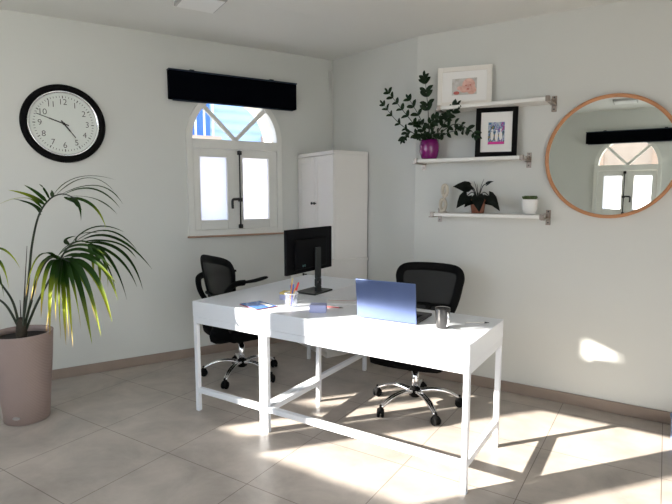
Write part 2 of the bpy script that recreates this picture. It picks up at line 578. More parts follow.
# a fine white cable running up the corner
b = nb()
cp = V(KX, KY, 0) + E * 0.012 - D * 0.012
tube(b, [cp + V(0, 0, 0.1), cp + V(0, 0, 2.64), cp + V(0, 0, 2.68) - D * .01, cp + V(0, 0, 2.70) - D * .03, cp + V(0, 0, 2.68) - D * .045, cp + V(0, 0, 2.5) - D * .03], 0.0045, 8)
tag(obj('wall_cable', b, 'cable'), 'thin white cable running up the room corner beside the blind', 'cable')

# ------------------------------------------------------------------ windows (built looking towards +y, wall face at y=0)
def make_window(idx, loc, rz, W, zb, zs, thick):
    """W = outer width of the frame, zb = bottom, zs = spring line of the arch"""
    hw = W / 2
    root = bpy.data.objects.new('window_%d' % idx, None)
    C.objects.link(root); root.location = loc; root.rotation_euler = (0, 0, rz)
    root['kind'] = 'structure'
    zc0 = zs - 0.08
    # outer frame with arch
    b = nb()
    fw = 0.052
    box(b, -hw, -hw + fw, -0.025, 0.05, zb, zs, 0.003, 1)
    box(b, hw - fw, hw, -0.025, 0.05, zb, zs, 0.003, 1)
    box(b, -hw + fw, hw - fw, -0.022, 0.05, zb, zb + 0.05)
    box(b, -hw + fw, hw - fw, -0.028, 0.05, zc0, zs)
    n = 32
    for k in range(n):
        a0, a1 = PI * k / n, PI * (k + 1) / n
        r0, r1 = hw - fw, hw
        prism(b, [(r1 * math.cos(a0), zs + r1 * math.sin(a0)), (r1 * math.cos(a1), zs + r1 * math.sin(a1)),
                  (r0 * math.cos(a1), zs + r0 * math.sin(a1)), (r0 * math.cos(a0), zs + r0 * math.sin(a0))], -0.025, 0.05)
    obj('window_frame', b, 'winframe', root)
    # fanlight bars
    b = nb()
    for sgn in (-1, 1):
        a = PI / 2 + sgn * R(45)
        p0 = V(0, 0.012, zs + 0.004); p1 = V(math.cos(a) * (hw - fw), 0.012, zs + math.sin(a) * (hw - fw))
        bar(b, p0, p1, 0.036, 0.03, up=V(0, 1, 0))
    obj('glazing_bar', b, 'winframe', root)
    # fanlight glass
    b = nb()
    r = hw - fw + 0.004
    ring = [b.verts.new((r * math.cos(PI * k / 32), 0.014, zs + r * math.sin(PI * k / 32))) for k in range(33)]
    b.faces.new(ring)
    obj('fanlight_pane', b, 'glass', root)
    # casements
    for sgn in (-1, 1):
        x0, x1 = (-hw + fw + 0.002, -0.012) if sgn < 0 else (0.012, hw - fw - 0.002)
        z0, z1 = zb + 0.052, zc0 - 0.004
        px0, px1 = x0 + 0.068, x1 - 0.068
        if sgn < 0: px0, px1 = x0 + 0.058, x1 - 0.082
        else: px0, px1 = x0 + 0.045, x1 - 0.085
        pz0, pz1 = z0 + 0.085, z1 - 0.07
        b = nb()
        box(b, x0, px0, -0.018, 0.03, z0, z1, 0.003, 1)
        box(b, px1, x1, -0.018, 0.03, z0, z1, 0.003, 1)
        box(b, px0, px1, -0.018, 0.03, z0, pz0)
        box(b, px0, px1, -0.018, 0.03, pz1, z1)
        # raised moulding round the pane
        box(b, px0 - .012, px0, -0.024, -0.018, pz0 - .012, pz1 + .012)
        box(b, px1, px1 + .012, -0.024, -0.018, pz0 - .012, pz1 + .012)
        box(b, px0, px1, -0.024, -0.018, pz0 - .012, pz0)
        box(b, px0, px1, -0.024, -0.018, pz1, pz1 + .012)
        cas = obj('casement', b, 'winframe', root)
        b = nb()
        v = [b.verts.new((x, 0.006, z)) for x, z in ((px0, pz0), (px1, pz0), (px1, pz1), (px0, pz1))]
        b.faces.new(v)
        obj('frosted_pane', b, 'frost', cas)
    # meeting post and espagnolette bolt
    b = nb()
    box(b, -0.012, 0.012, -0.012, 0.03, zb + .05, zc0)
    obj('meeting_post', b, 'winframe', root)
    b = nb()
    tube(b, [(0.022, -0.034, zb + .06), (0.022, -0.034, zc0 - .01)], 0.007, 8)
    for z in (zb + .075, zc0 - .03, zb + .32):
        box(b, 0.004, 0.042, -0.046, -0.018, z - .018, z + .018, 0.004, 1)
    bolt = obj('window_bolt', b, 'iron', root)
    b = nb()
    tube(b, smooth_path([(0.022, -0.05, zb + .325), (-0.03, -0.062, zb + .325), (-0.062, -0.062, zb + .315), (-0.062, -0.06, zb + .24)]), 0.012, 8)
    obj('handle', b, 'iron', bolt)
    b = nb()
    box(b, -hw - .012, hw + .012, -0.034, 0.03, zb - 0.016, zb, 0.003, 1)
    obj('window_sill', b, 'sill', root)
    # cream reveal lining outside
    b = nb()
    rr = hw - .035
    for sgn in (-1, 1):
        box(b, min(sgn * rr, sgn * (rr - .006)), max(sgn * rr, sgn * (rr - .006)), 0.052, thick, zb + .04, zs)
    for k in range(n):
        a0, a1 = PI * k / n, PI * (k + 1) / n
        r0, r1 = rr - .006, rr
        prism(b, [(r1 * math.cos(a0), zs + r1 * math.sin(a0)), (r1 * math.cos(a1), zs + r1 * math.sin(a1)),
                  (r0 * math.cos(a1), zs + r0 * math.sin(a1)), (r0 * math.cos(a0), zs + r0 * math.sin(a0))], 0.052, thick)
    obj('window_reveal', b, 'reveal', root)
    return root
Lp = lambda s, e, z=0: V(KX, KY, 0) - D * s + E * e + V(0, 0, z)   # s back along the left wall from the corner, e into the room
make_window(1, Lp(1.045, 0), AL, 0.91, 1.10, 1.955, 0.30)
make_window(2, V(-0.515, YB2, 0), PI, 0.87, 1.10, 1.885, 0.25)

def make_blind(label, loc, rz, x0, x1, z0, z1):
    t = thing('roller_blind', label, 'blind', loc, rz, None)
    b = nb(); box(b, x0, x1, -0.062, -0.0, z0, z1 - .012, 0.004, 1)
    # front panel
    obj('blind_box', b, 'blind', t)
    b = nb(); box(b, x0 - .004, x1 + .004, -0.068, 0.0, z1 - .012, z1, 0.002, 1)
    obj('top_trim', b, 'blindtop', t)
    b = nb(); tube(b, [(x0 + .03, -0.035, z0 - .006), (x1 - .03, -0.035, z0 - .006)], 0.007, 8)
    obj('bottom_rail', b, 'blindtop', t)
    for x in (x0 + .2, x1 - .25):
        b = nb(); box(b, x - .02, x + .02, -0.05, 0.0, z1, z1 + .012, 0.002, 1)
        obj('bracket', b, 'iron', t)
    return t
make_blind('long navy black blind box above the arched window on the left wall', Lp(0, 0), AL, -1.64, -0.445, 2.272, 2.518)
make_blind('black blind box seen only in the round mirror, above a window', V(0, YB2, 0), PI, -0.14, 1.08, 2.21, 2.385)

# ------------------------------------------------------------------ neighbouring houses seen through the arches
def out_left(s, dist, z): return V(KX, KY, 0) - D * s - E * dist + V(0, 0, z)
t = thing('street_house', 'pale blue stucco house with a railed balcony seen through the left window arch', 'building', out_left(0.0, 5.5, -0.12), AL)
b = nb(); box(b, -6.0, 9.0, 0, 0.4, 0, 9.0)
obj('facade', b, 'facade', t)
b = nb(); box(b, -6.0, 0.50, -0.75, 0.0, 2.50, 2.62)
obj('balcony_slab', b, 'facadecream', t)
b = nb()
for i in range(40):
    x = -5.9 + i * 0.16
    if x < 0.45: box(b, x, x + .03, -0.72, -0.69, 2.62, 3.25)
box(b, -5.95, 0.48, -0.74, -0.67, 3.25, 3.31)
obj('balcony_railing', b, 'rail', t)
for x in (-2.2, -0.85, -0.1):
    b = nb(); box(b, x, x + 0.62, -0.05, 0.0, 2.64, 4.4)
    obj('shutter', b, 'shutter', t)
b = nb(); box(b, 1.6, 2.3, -0.35, 0.0, 0.0, 2.75); obj('wall_pier', b, 'facadecream', t)
t = thing('street_house', 'beige house wall seen in the mirror through the arched window', 'building', V(0, YB2 - 6, -0.12), PI)
b = nb(); box(b, -6, 3.0, 0, 0.4, 0, 3.6)
obj('facade', b, 'facadecream', t)
for x in (-2.5, -0.2, 1.4):
    b = nb(); box(b, x, x + .55, -0.05, 0.0, 2.2, 3.2)
    obj('shutter', b, 'sill', t)
b = nb(); box(b, -40, 40, -40, 40, -0.3, -0.125)
struct(obj('ground', b, 'ground'))

# ------------------------------------------------------------------ wall clock
t = thing('wall_clock', 'large round wall clock with black rim on the left wall', 'clock', Lp(0, 0), AL)
cs = -((V(-3.978, 2.35, 0) - V(KX, KY, 0)).length)
t.location = V(KX, KY, 0) + D * cs + V(0, 0, 2.012)
b = nb(); lathe(b, [(0.235, 0.0), (0.292, -0.001), (0.296, -0.018), (0.284, -0.040), (0.262, -0.046), (0.246, -0.036), (0.246, -0.012)], 64, axis='Y', capb=True, capt=False)
obj('rim', b, 'black', t)
b = nb(); lathe(b, [(0.246, -0.014), (0.246, -0.038), (0.238, -0.038), (0.228, -0.016)], 64, axis='Y', capb=False, capt=False)
obj('chrome_ring', b, 'chrome', t)
b = nb(); lathe(b, [(0.240, -0.010), (0.240, -0.015)], 64, axis='Y')
obj('dial', b, 'clockface', t)
b = nb()
for k in range(60):
    a = 2 * PI * k / 60
    r0, r1 = (0.196, 0.209) if k % 5 else (0.192, 0.211)
    w = 0.0016 if k % 5 else 0.003
    bar(b, V(r0 * math.sin(a), -0.0158, r0 * math.cos(a)), V(r1 * math.sin(a), -0.0158, r1 * math.cos(a)), w * 2, 0.001, up=V(0, 1, 0))
obj('minute_track', b, 'ink', t)
for n in range(1, 13):
    bmn = nb()
    cu = bpy.data.curves.new('numeral', 'FONT')
    cu.body = str(n); cu.size = 0.062; cu.align_x = 'CENTER'; cu.align_y = 'CENTER'; cu.extrude = 0.0006
    cu.offset = -0.0006
    to = bpy.data.objects.new('numeral', cu); C.objects.link(to)
    me = to.to_mesh()
    a = 2 * PI * n / 12
    tmp = me.copy()
    tmp.transform(Matrix.Translation((0.163 * math.sin(a), -0.016, 0.163 * math.cos(a))) @ Matrix.Rotation(PI / 2, 4, 'X'))
    bmn.from_mesh(tmp)
    to.to_mesh_clear()
    bpy.data.objects.remove(to); bpy.data.meshes.remove(tmp); bpy.data.curves.remove(cu)
    obj('numeral', bmn, 'ink', t, fixn=False)
def hand(name, deg, r, w, y, tail):
    a = R(deg)
    d = V(math.sin(a), 0, math.cos(a))
    b = nb(); bar(b, V(0, y, 0) - d * tail, V(0, y, 0) + d * r * .55, w, 0.002, up=V(0, 1, 0))
    bar(b, V(0, y, 0) + d * r * .5, V(0, y, 0) + d * r, w * .55, 0.002, up=V(0, 1, 0))
    obj(name, b, 'ink', t)
hand('minute_hand', 290, 0.196, 0.008, -0.023, 0.035)
hand('hour_hand', 143, 0.128, 0.010, -0.020, 0.03)
b = nb(); lathe(b, [(0.010, -0.016), (0.010, -0.026)], 16, axis='Y'); obj('hub', b, 'ink', t)

# ------------------------------------------------------------------ corner cabinet
t = thing('storage_cabinet', 'tall white two-part cabinet with panelled doors standing in the corner', 'cabinet', (KX, KY, 0), AL)
# local x towards the corner (-x = out along the left wall), local -y = into the room
# doors face -x
t.location = V(KX, KY, 0) + E * 0.012 - D * 0.045
def cbox(b, a0, a1, b0, b1, z0, z1, bev=0.003):  # a = along -D from corner, b = along E
    box(b, -a1, -a0, -b1, -b0, z0, z1, bev, 1)
b = nb(); cbox(b, 0.0, 0.44, 0.0, 0.675, 0.0, 0.865); cbox(b, -0.0, 0.46, -0.0, 0.687, 0.865, 0.89)
obj('base_body', b, 'cab', t)
b = nb(); cbox(b, 0.0, 0.350, 0.0, 0.672, 0.89, 1.82); cbox(b, -0.0, 0.368, -0.0, 0.677, 1.82, 1.853)
obj('upper_body', b, 'cab', t)
def cdoor(parent, face, b0, b1, z0, z1, knob_b, knob_z):
    b = nb()
    cbox(b, face, face + .010, b0, b1, z0, z1, 0)
    w = 0.055
    cbox(b, face + .010, face + .018, b0, b0 + w, z0, z1); cbox(b, face + .010, face + .018, b1 - w, b1, z0, z1)
    cbox(b, face + .010, face + .018, b0 + w, b1 - w, z0, z0 + w); cbox(b, face + .010, face + .018, b0 + w, b1 - w, z1 - w, z1)
    d = obj('door', b, 'cab', parent)
    b = nb()
    lathe(b, [(0.006, -(face + .018)), (0.006, -(face + .03)), (0.013, -(face + .034)), (0.013, -(face + .042)), (0.004, -(face + .045))], 16, c=(0, -knob_b, knob_z), axis='X')
    obj('knob', b, 'iron', d)
cdoor(t, 0.351, 0.006, 0.334, 0.90, 1.815, 0.312, 1.385)
cdoor(t, 0.351, 0.338, 0.670, 0.90, 1.815, 0.362, 1.385)
cdoor(t, 0.441, 0.006, 0.335, 0.06, 0.86, 0.310, 0.72)
cdoor(t, 0.441, 0.339, 0.672, 0.06, 0.86, 0.365, 0.72)

# ------------------------------------------------------------------ desks
def make_desk(label, x0, x1, y0, y1, bars, loc):
    t = thing('white_desk', label, 'desk', loc, 0, 'white desks')
    g = 0.030
    H = 0.765
    b = nb(); box(b, x0, x1, y0, y1, H - .105, H, 0.004, 2)
    obj('desktop', b, 'desk', t)
    b = nb()
    e = 0.002
    box(b, x0 + e, x1 - e, y0 + e, y0 + .034, H - .15, H - .106, 0.002, 1); box(b, x0 + e, x1 - e, y1 - .034, y1 - e, H - .15, H - .106, 0.002, 1)
    box(b, x0 + e, x0 + .034, y0 + .034, y1 - .034, H - .15, H - .106); box(b, x1 - .034, x1 - e, y0 + .034, y1 - .034, H - .15, H - .106)
    obj('apron', b, 'desk', t)
    for x in (x0 + e, x1 - g - e):
        for y in (y0 + e, y1 - g - e):
            b = nb(); box(b, x, x + g, y, y + g, 0, H - .15, 0.003, 1)
            obj('leg', b, 'desk', t)
    zc = 0.146
    for k in bars:
        b = nb()
        if k == 'front': box(b, x0 + g, x1 - g, y0 + .006, y0 + .038, zc - .018, zc + .018, 0.002, 1)
        if k == 'back': box(b, x0 + g, x1 - g, y1 - .038, y1 - .006, zc - .018, zc + .018, 0.002, 1)
        if k == 'left': box(b, x0 + .006, x0 + .038, y0 + g, y1 - g, zc - .018, zc + .018, 0.002, 1)
        if k == 'right': box(b, x1 - .038, x1 - .006, y0 + g, y1 - g, zc - .018, zc + .018, 0.002, 1)
        obj('stretcher', b, 'desk', t)
    return t
make_desk('white desk with the monitor, its short end towards the viewer', 0, 0.605, 0, 1.34, ('front', 'right', 'back'), (-2.645, 2.38, 0))
make_desk('white desk with the laptop, its long side towards the viewer', 0, 1.29, 0, 0.60, ('front', 'right', 'left'), (-2.036, 2.38, 0))
DZ = 0.7655

# ------------------------------------------------------------------ office chairs (facing local +y)
def make_chair(label, loc, rz, base_rot, arms, rec, back0=.235, dz=0.0):
    t = thing('office_chair', label, 'chair', loc, rz, 'office chairs')
    RB = 0.31
    # star base
    b = nb()
    lathe(b, [(0.030, 0.075), (0.042, 0.085), (0.042, 0.125), (0.032, 0.135)], 20)
    hub = obj('base_hub', b, 'black', t)
    for k in range(5):
        a = base_rot + 2 * PI * k / 5
        d = V(math.cos(a), math.sin(a), 0)
        s = V(-d.y, d.x, 0)
        b = nb()
        for off in (-0.011, 0.011):
            pts = smooth_path([d * .035 + s * off + V(0, 0, .118), d * .12 + s * off + V(0, 0, .128), d * .22 + s * off + V(0, 0, .112), d * .305 + s * off * .6 + V(0, 0, .068)], 5)
            tube(b, pts, [0.0125 - 0.003 * i / len(pts) for i in range(len(pts))], 10)
        obj('base_arm', b, 'chrome', t)
        c = d * RB
        b = nb()
        for off in (-0.014, 0.014):
            p = c + V(0, 0, .03)
            wd = V(math.cos(a * 2.3 + k), math.sin(a * 2.3 + k), 0)
            # wheel about axis wd
            ux = V(-wd.y, wd.x, 0)
            m = Matrix((ux, V(0, 0, 1), wd)).transposed().to_4x4(); m.translation = p + wd * off
            r0 = len(b.verts)
            lathe(b, [(0.012, -0.009), (0.026, -0.009), (0.030, -0.004), (0.030, 0.004), (0.026, 0.009), (0.012, 0.009)], 20)
            b.verts.ensure_lookup_table()
            bmesh.ops.transform(b, matrix=m, verts=b.verts[r0:])
        lathe(b, [(0.026, .035), (0.022, .058), (0.008, .068), (0.008, .085)], 14, c=(c.x, c.y, 0))
        obj('caster', b, 'black', t)
    b = nb(); lathe(b, [(0.025, .12), (0.025, .26), (0.017, .262), (0.017, .31)], 20)
    obj('gas_lift', b, 'chrome', t)
    b = nb(); box(b, -.09, .09, -.12, .10, .305, .338, 0.01)
    tube(b, smooth_path([(.08, -.02, .322), (-.20, -.06, .318), (-.27, -.08, .285)]), 0.007, 8)
    lathe(b, [(0.022, 0), (0.022, .03)], 16, c=(0.0, 0.10, 0.318), axis='Y')
    obj('tilt_mechanism', b, 'black', t)
    # seat
    b = nb()
    nx, ny = 14, 14
    grid_t, grid_b = [], []
    def se(u):  # super-ellipse plan
        return u
    for j in range(ny + 1):
        rt, rb = [], []
        for i in range(nx + 1):
            u, v = -1 + 2 * i / nx, -1 + 2 * j / ny
            x = u * math.sqrt(1 - 0.28 * v * v) * 0.285
            y = v * math.sqrt(1 - 0.28 * u * u) * 0.285 + 0.02
            edge = max(abs(u), abs(v))
            zt = .455 - 0.035 * max(0, (edge - .55) / .45) ** 2 - 0.03 * max(0, v - .4) + 0.006 * u * u
            zb = .338 + 0.03 * max(0, (edge - .6) / .4) ** 2 - 0.012 * max(0, v - .4)
            rt.append(b.verts.new((x, y, zt))); rb.append(b.verts.new((x * .97, y * .97, zb)))
        grid_t.append(rt); grid_b.append(rb)
    for j in range(ny):
        for i in range(nx):
            b.faces.new((grid_t[j][i], grid_t[j][i + 1], grid_t[j + 1][i + 1], grid_t[j + 1][i])).smooth = True
            b.faces.new((grid_b[j][i], grid_b[j + 1][i], grid_b[j + 1][i + 1], grid_b[j][i + 1])).smooth = True
    def rim(g): return [g[0][i] for i in range(nx)] + [g[j][nx] for j in range(ny)] + [g[ny][i] for i in range(nx, 0, -1)] + [g[j][0] for j in range(ny, 0, -1)]
    A, B = rim(grid_t), rim(grid_b)
    for k in range(len(A)):
        b.faces.new((A[k], B[k], B[(k + 1) % len(A)], A[(k + 1) % len(A)])).smooth = True
    obj('seat', b, 'blackfab', t)
    # backrest
    def bp(x, z):
        return V(x, -back0 - (z - .5) * rec + 0.55 * x * x, z + dz * (z - .4) / .6)
    ol = [(-.155, .615), (-.185, .66), (-.215, .76), (-.232, .86), (-.240, .93), (-.216, .985), (-.15, 1.008), (0, 1.014),
          (.15, 1.008), (.216, .985), (.240, .93), (.232, .86), (.215, .76), (.185, .66), (.155, .615), (.08, .60), (-.08, .60)]
    path = smooth_path([bp(x, z) for x, z in ol], 5, closed=True)
    b = nb(); cen = sum(path, Vector()) / len(path)
    n_ = len(path); outer = []
    for i_, p_ in enumerate(path):
        t_ = (path[(i_ + 1) % n_] - path[i_ - 1]).normalized()
        inw = t_.cross(V(0, 1, .12)).normalized()
        if inw.dot(cen - p_) < 0: inw = -inw
        fr = inw.cross(t_).normalized()
        outer.append([b.verts.new(p_ + inw * (.012 + .030 * math.cos(2 * PI * k_ / 12)) + fr * .014 * math.sin(2 * PI * k_ / 12)) for k_ in range(12)])
    for i_ in range(n_):
        a_, c_ = outer[i_], outer[(i_ + 1) % n_]
        for k_ in range(12):
            b.faces.new((a_[k_], a_[(k_ + 1) % 12], c_[(k_ + 1) % 12], c_[k_])).smooth = True
    obj('backrest_frame', b, 'black', t)
    # thicker lower web of the frame
    b = nb()
    def halfw(z):
        pts = [(.60, .12), (.615, .155), (.66, .185), (.76, .215), (.86, .232), (.93, .240), (.985, .216), (1.008, .15), (1.012, .05)]
        for (z0, w0), (z1, w1) in zip(pts, pts[1:]):
            if z <= z1: return w0 + (w1 - w0) * (z - z0) / (z1 - z0)
        return 0.05
    rows = []
    for j in range(15):
        z = .602 + (1.008 - .602) * j / 14
        hw = halfw(z)
        rows.append([b.verts.new(bp(hw * (-1 + 2 * i / 12), z) + V(0, -.004, 0)) for i in range(13)])
    for r0, r1 in zip(rows, rows[1:]):
        for i in range(12):
            b.faces.new((r0[i], r0[i + 1], r1[i + 1], r1[i])).smooth = True
    obj('backrest_mesh', b, 'mesh', t)
    b = nb()
    pts = smooth_path([(0, -.08, .325), (0, -.25, .35), bp(0, .50) + V(0, -.03, 0), bp(0, .62) + V(0, -.018, 0), bp(0, .70) + V(0, -.022, 0)], 5)
    tube(b, pts, 0.022, 10, flat=1.4)
    tube(b, [bp(-.19, .70) + V(0, -.02, 0), bp(-.08, .695) + V(0, -.012, 0), bp(.08, .695) + V(0, -.012, 0), bp(.19, .70) + V(0, -.02, 0)], 0.014, 8)
    obj('back_support', b, 'black', t)
    if arms:
        for s in (-1, 1):
            b = nb()
            if s < 0:
                pts = [(-.18, -.05, .335), (-.29, -.08, .42), (-.325, -.12, .56), (-.315, -.19, .68), (-.272, -.225, .79), (-.262, -.18, .82), (-.262, -.12, .815)]
            else:
                pts = [(.15, -.10, .335), (.20, -.20, .44), (.225, -.25, .56), (.245, -.285, .68), (.262, -.275, .76), (.262, -.20, .812), (.258, -.12, .815)]
            tube(b, smooth_path(pts, 6), 0.0185, 10, flat=1.4)
            arm = obj('armrest', b, 'black', t)
            b = nb()
            zz = .815
            pp = smooth_path([(s * .262, -.16, zz + .004), (s * .255, -.04, zz + .004), (s * .240, .06, zz + .012), (s * .228, .10, zz + .014)], 5)
            tube(b, pp, [0.016 + 0.008 * math.sin(PI * i / (len(pp) - 1)) for i in range(len(pp))], 10, flat=0.55, upref=V(0, 0, 1))
            obj('armrest_pad', b, 'black', arm)
    return t
make_chair('black mesh office chair with armrests, left of the desk under the window', (-2.85, 3.07, 0), R(-16), R(16), True, 0.15, .17, -.025)
make_chair('black mesh office chair without armrests, behind the desk with the laptop', (-1.400, 3.245, 0), R(187), R(-12), False, 0.20, .265, -.058)

# ------------------------------------------------------------------ monitor
t = thing('computer_monitor', 'black computer monitor seen from behind on the left desk', 'monitor', (-2.1217, 3.0772, DZ), 0)
b = nb(); box(b, -.03, -.004, -.330, .225, .16, .47, 0.004); box(b, -.004, .014, -.25, .13, .19, .40, 0.008)
obj('display_housing', b, 'monitor', t)
b = nb(); box(b, -.0315, -.0302, -.323, .218, .175, .463); obj('screen', b, 'screen', t)
b = nb()
# neck with a round cable hole
hw_, z0_, z1_, hz_ = .032, 0.012, .33, .075
n = 20
pl = []
for k in range(n):
    a0, a1 = 2 * PI * k / n, 2 * PI * (k + 1) / n
    def sq(a):
        c_, s_ = math.cos(a), math.sin(a); m_ = max(abs(c_), abs(s_)); return (hw_ * c_ / m_, hz_ + hw_ * s_ / m_)
    i0, i1 = (0.014 * math.cos(a0), hz_ + 0.016 * math.sin(a0)), (0.014 * math.cos(a1), hz_ + 0.016 * math.sin(a1))
    o0, o1 = sq(a0), sq(a1)
    vs = []
    for x in (.014, .030):
        for (yy, zz) in (i0, i1, o1, o0):
            vs.append(b.verts.new((x, yy, zz)))
    b.faces.new(vs[0:4]); b.faces.new(vs[4:8][::-1]); b.faces.new((vs[0], vs[4], vs[5], vs[1])); b.faces.new((vs[2], vs[6], vs[7], vs[3]))
box(b, .014, .030, -hw_, hw_, z0_, hz_ - hw_); box(b, .014, .030, -hw_, hw_, hz_ + hw_, z1_, 0.003, 1)
obj('stand_neck', b, 'stand', t)
b = nb(); box(b, -.10, .075, -.115, .115, 0.0, .013, 0.004)
obj('stand_base', b, 'stand', t)
b = nb()
for y in (-.172, -.150):
    tube(b, [V(.015, y + .006 * math.cos(a), .214 + .007 * math.sin(a)) for a in [2 * PI * k / 12 for k in range(12)]], 0.0016, 6, closed=True)
obj('maker_mark', b, 'tealmark', t)

# ------------------------------------------------------------------ laptop
t = thing('laptop', 'open laptop with blue lid turned to the viewer on the right desk', 'laptop', (-1.2950, 2.5850, DZ), R(2))
b = nb(); box(b, -.18, .18, .0, .245, 0.002, .017, 0.003); obj('keyboard_base', b, 'keys', t)
b = nb()
for i in range(12):
    for j in range(5):
        box(b, -.15 + i * .0255, -.15 + i * .0255 + .021, .05 + j * .024, .05 + j * .024 + .019, .017, .0188)
obj('keys', b, 'black', t)
b = nb(); box(b, -.183, .183, -.004, .004, 0.0, .229, 0.003)
lid = obj('lid', b, 'laptopblue', t, (0, -.006, .006)); lid.rotation_euler = (R(7), 0, 0)
b = nb(); box(b, -.172, .172, .0041, .0049, .012, .219); obj('screen', b, 'screen', lid)

# ------------------------------------------------------------------ mug
t = thing('coffee_mug', 'dark steel mug of milky coffee on the right desk beside the laptop', 'mug', (-0.9750, 2.6100, DZ), R(-10))
b = nb(); lathe(b, [(0.028, 0.0), (0.033, 0.004), (0.036, .05), (0.040, .104), (0.041, .110), (0.038, .110), (0.034, .05), (0.030, .008), (0.0001, .006)], 36, capb=True, capt=False)
obj('body', b, 'mug', t)
b = nb(); lathe(b, [(0.0379, .110), (0.0376, .092)], 36, capb=False, capt=False); obj('inner_rim', b, 'cream', t)
b = nb(); lathe(b, [(0.0001, .094), (0.0370, .094)], 36, capb=False, capt=False); obj('coffee', b, 'coffee', t)
b = nb(); tube(b, smooth_path([(.032, -.016, .092), (.052, -.034, .088), (.058, -.038, .058), (.048, -.030, .028), (.026, -.014, .024)], 6), 0.0055, 10, flat=1.3)
obj('handle', b, 'chrome', t)

# ------------------------------------------------------------------ pencil cup and its pens
t = thing('pencil_cup', 'small clear cup holding pens near the meeting of the desks', 'cup', (-1.972, 2.592, DZ), 0)
b = nb(); lathe(b, [(0.034, 0), (0.038, .004), (0.042, .088), (0.040, .088), (0.036, .006), (0.0001, .006)], 28, capt=False)
obj('body', b, 'cupglass', t)
b = nb(); lathe(b, [(0.0425, .084), (0.0435, .088), (0.0425, .091)], 28, capb=False, capt=False); obj('rim', b, 'paper', t)
cb = V(-1.972, 2.592, DZ)
def pen(name, label, cat, a, c, r, body, tip, tipf=0.82):
    a, c = cb + Vector(a), cb + Vector(c)
    d = c - a
    b = nb(); tube(b, [a, a + d * tipf], r, 8); o = obj(name, b, body); tag(o, label, cat, 'pens in the clear cup')
    b = nb(); tube(b, [a + d * tipf, a + d * .97, c], [r * 1.1, r * .9, r * .35], 8); obj('tip', b, tip, o)
pen('pencil', 'orange pencil leaning highest out of the clear cup', 'pencil', (-.010, -.010, .008), (.012, -.004, .185), .0042, 'orange', 'yellow')
pen('marker_pen', 'red capped marker leaning to the right in the clear cup', 'marker', (-.012, .008, .008), (.048, .012, .160), .0065, 'penwhite', 'red', .66)
pen('blue_pen', 'dark blue pen standing in the clear cup', 'pen', (.004, -.012, .008), (.022, -.006, .150), .0045, 'blue', 'blue')
pen('violet_pen', 'violet pen leaning left in the clear cup', 'pen', (.014, .006, .008), (-.012, .004, .138), .0042, 'lavender', 'blue')
pen('yellow_pencil', 'short yellow pencil leaning right in the clear cup', 'pencil', (-.014, -.002, .008), (.036, -.008, .125), .0040, 'yellow', 'orange')

# boxes, magazine and pens on the desks
t = thing('sticky_note_cube', 'lavender note cube on the right desk in front of the laptop', 'note cube', (-1.7542, 2.5725, DZ), R(28))
b = nb(); box(b, -.05, .05, -.038, .038, 0, .043, 0.002, 1); obj('paper_block', b, 'lavender', t)
b = nb(); box(b, -.049, .049, -.037, .037, .0432, .047, 0.001, 1); obj('top_sheet', b, 'lavender', t)
t = thing('note_box', 'yellow and lavender note box behind the pencil cup', 'note box', (-2.1413, 2.7734, DZ), R(15))
b = nb(); box(b, -.045, .045, -.04, .04, 0, .036, 0.002, 1); obj('box_body', b, 'lavender', t)
b = nb(); box(b, -.045, .045, -.04, .04, .0362, .050, 0.002, 1); obj('paper_stack', b, 'yellow', t)
t = thing('magazine', 'blue covered magazine lying flat on the left desk', 'magazine', (-2.1707, 2.4990, DZ), R(-18))
b = nb(); box(b, -.105, .105, -.075, .075, 0, .005); obj('pages', b, 'magred', t)
b = nb(); box(b, -.104, .104, -.074, .074, .0052, .0066); obj('cover', b, 'magblue', t)
b = nb(); box(b, -.03, .085, .03, .055, .0067, .0072); obj('cover_title', b, 'paper', t)
t = thing('paper_sheet', 'white folded paper with red edge left of the laptop', 'paper', (-1.7640, 2.8616, DZ), R(25))
b = nb(); box(b, -.10, .10, -.05, .05, 0, .004); obj('sheet', b, 'paper', t)
b = nb(); box(b, -.10, .10, .051, .054, 0, .005); obj('red_edge', b, 'magred', t)
def desk_pen(name, label, a, c, body, tip):
    b = nb(); a, c = Vector(a), Vector(c)
    tube(b, [a, a + (c - a) * .8], .0045, 8); o = obj(name, b, body); tag(o, label, 'pen')
    b = nb(); tube(b, [a + (c - a) * .8, c], [.0046, .0018], 8); obj('tip', b, tip, o)
desk_pen('ballpoint_pen', 'grey pen lying between the note cube and the laptop', (-1.79, 2.69, DZ + .005), (-1.665, 2.72, DZ + .005), 'magred', 'iron')
desk_pen('white_pen', 'thin white pen lying near the right end of the desk', (-0.90, 2.76, DZ + .005), (-0.79, 2.84, DZ + .005), 'penwhite', 'iron')

# ------------------------------------------------------------------ shelves
def make_shelf(label, x0, x1, zt):
    t = thing('wall_shelf', label, 'shelf', ((x0 + x1) / 2, YR, zt), 0, 'white wall shelves')
    hw = (x1 - x0) / 2
    b = nb(); box(b, -hw + .012, hw - .012, -.192, -.003, -.024, 0, 0.002, 1); obj('board', b, 'shelf', t)
    for s in (-1, 1):
        c = s * hw
        xa, xb = sorted((c - s * .022, c + s * .004))
        b = nb()
        box(b, xa, xb, -.200, -.165, -.030, .006, 0.002, 1)
        box(b, c - .013, c + .013, -.200, -.004, -.034, -.0245)
        box(b, xa, xb, -.03, -.004, -.030, .006)
        box(b, c - .016, c + .016, -.006, 0, -.075, .03, 0.001, 1)
        br = obj('bracket', b, 'steel', t)
        for zz_ in (-.058, .02):
            b = nb(); lathe(b, [(0.005, -.0065), (0.005, -.009)], 12, c=(c, 0, zz_), axis='Y')
            obj('screw', b, 'iron', br)
    return t
ZT, ZM, ZLo = 2.108, 1.735, 1.335
make_shelf('topmost of the three white wall shelves, under the white photo frame', -1.45, -0.685, ZT)
make_shelf('middle white wall shelf carrying the purple pot and black frame', -1.625, -0.835, ZM)
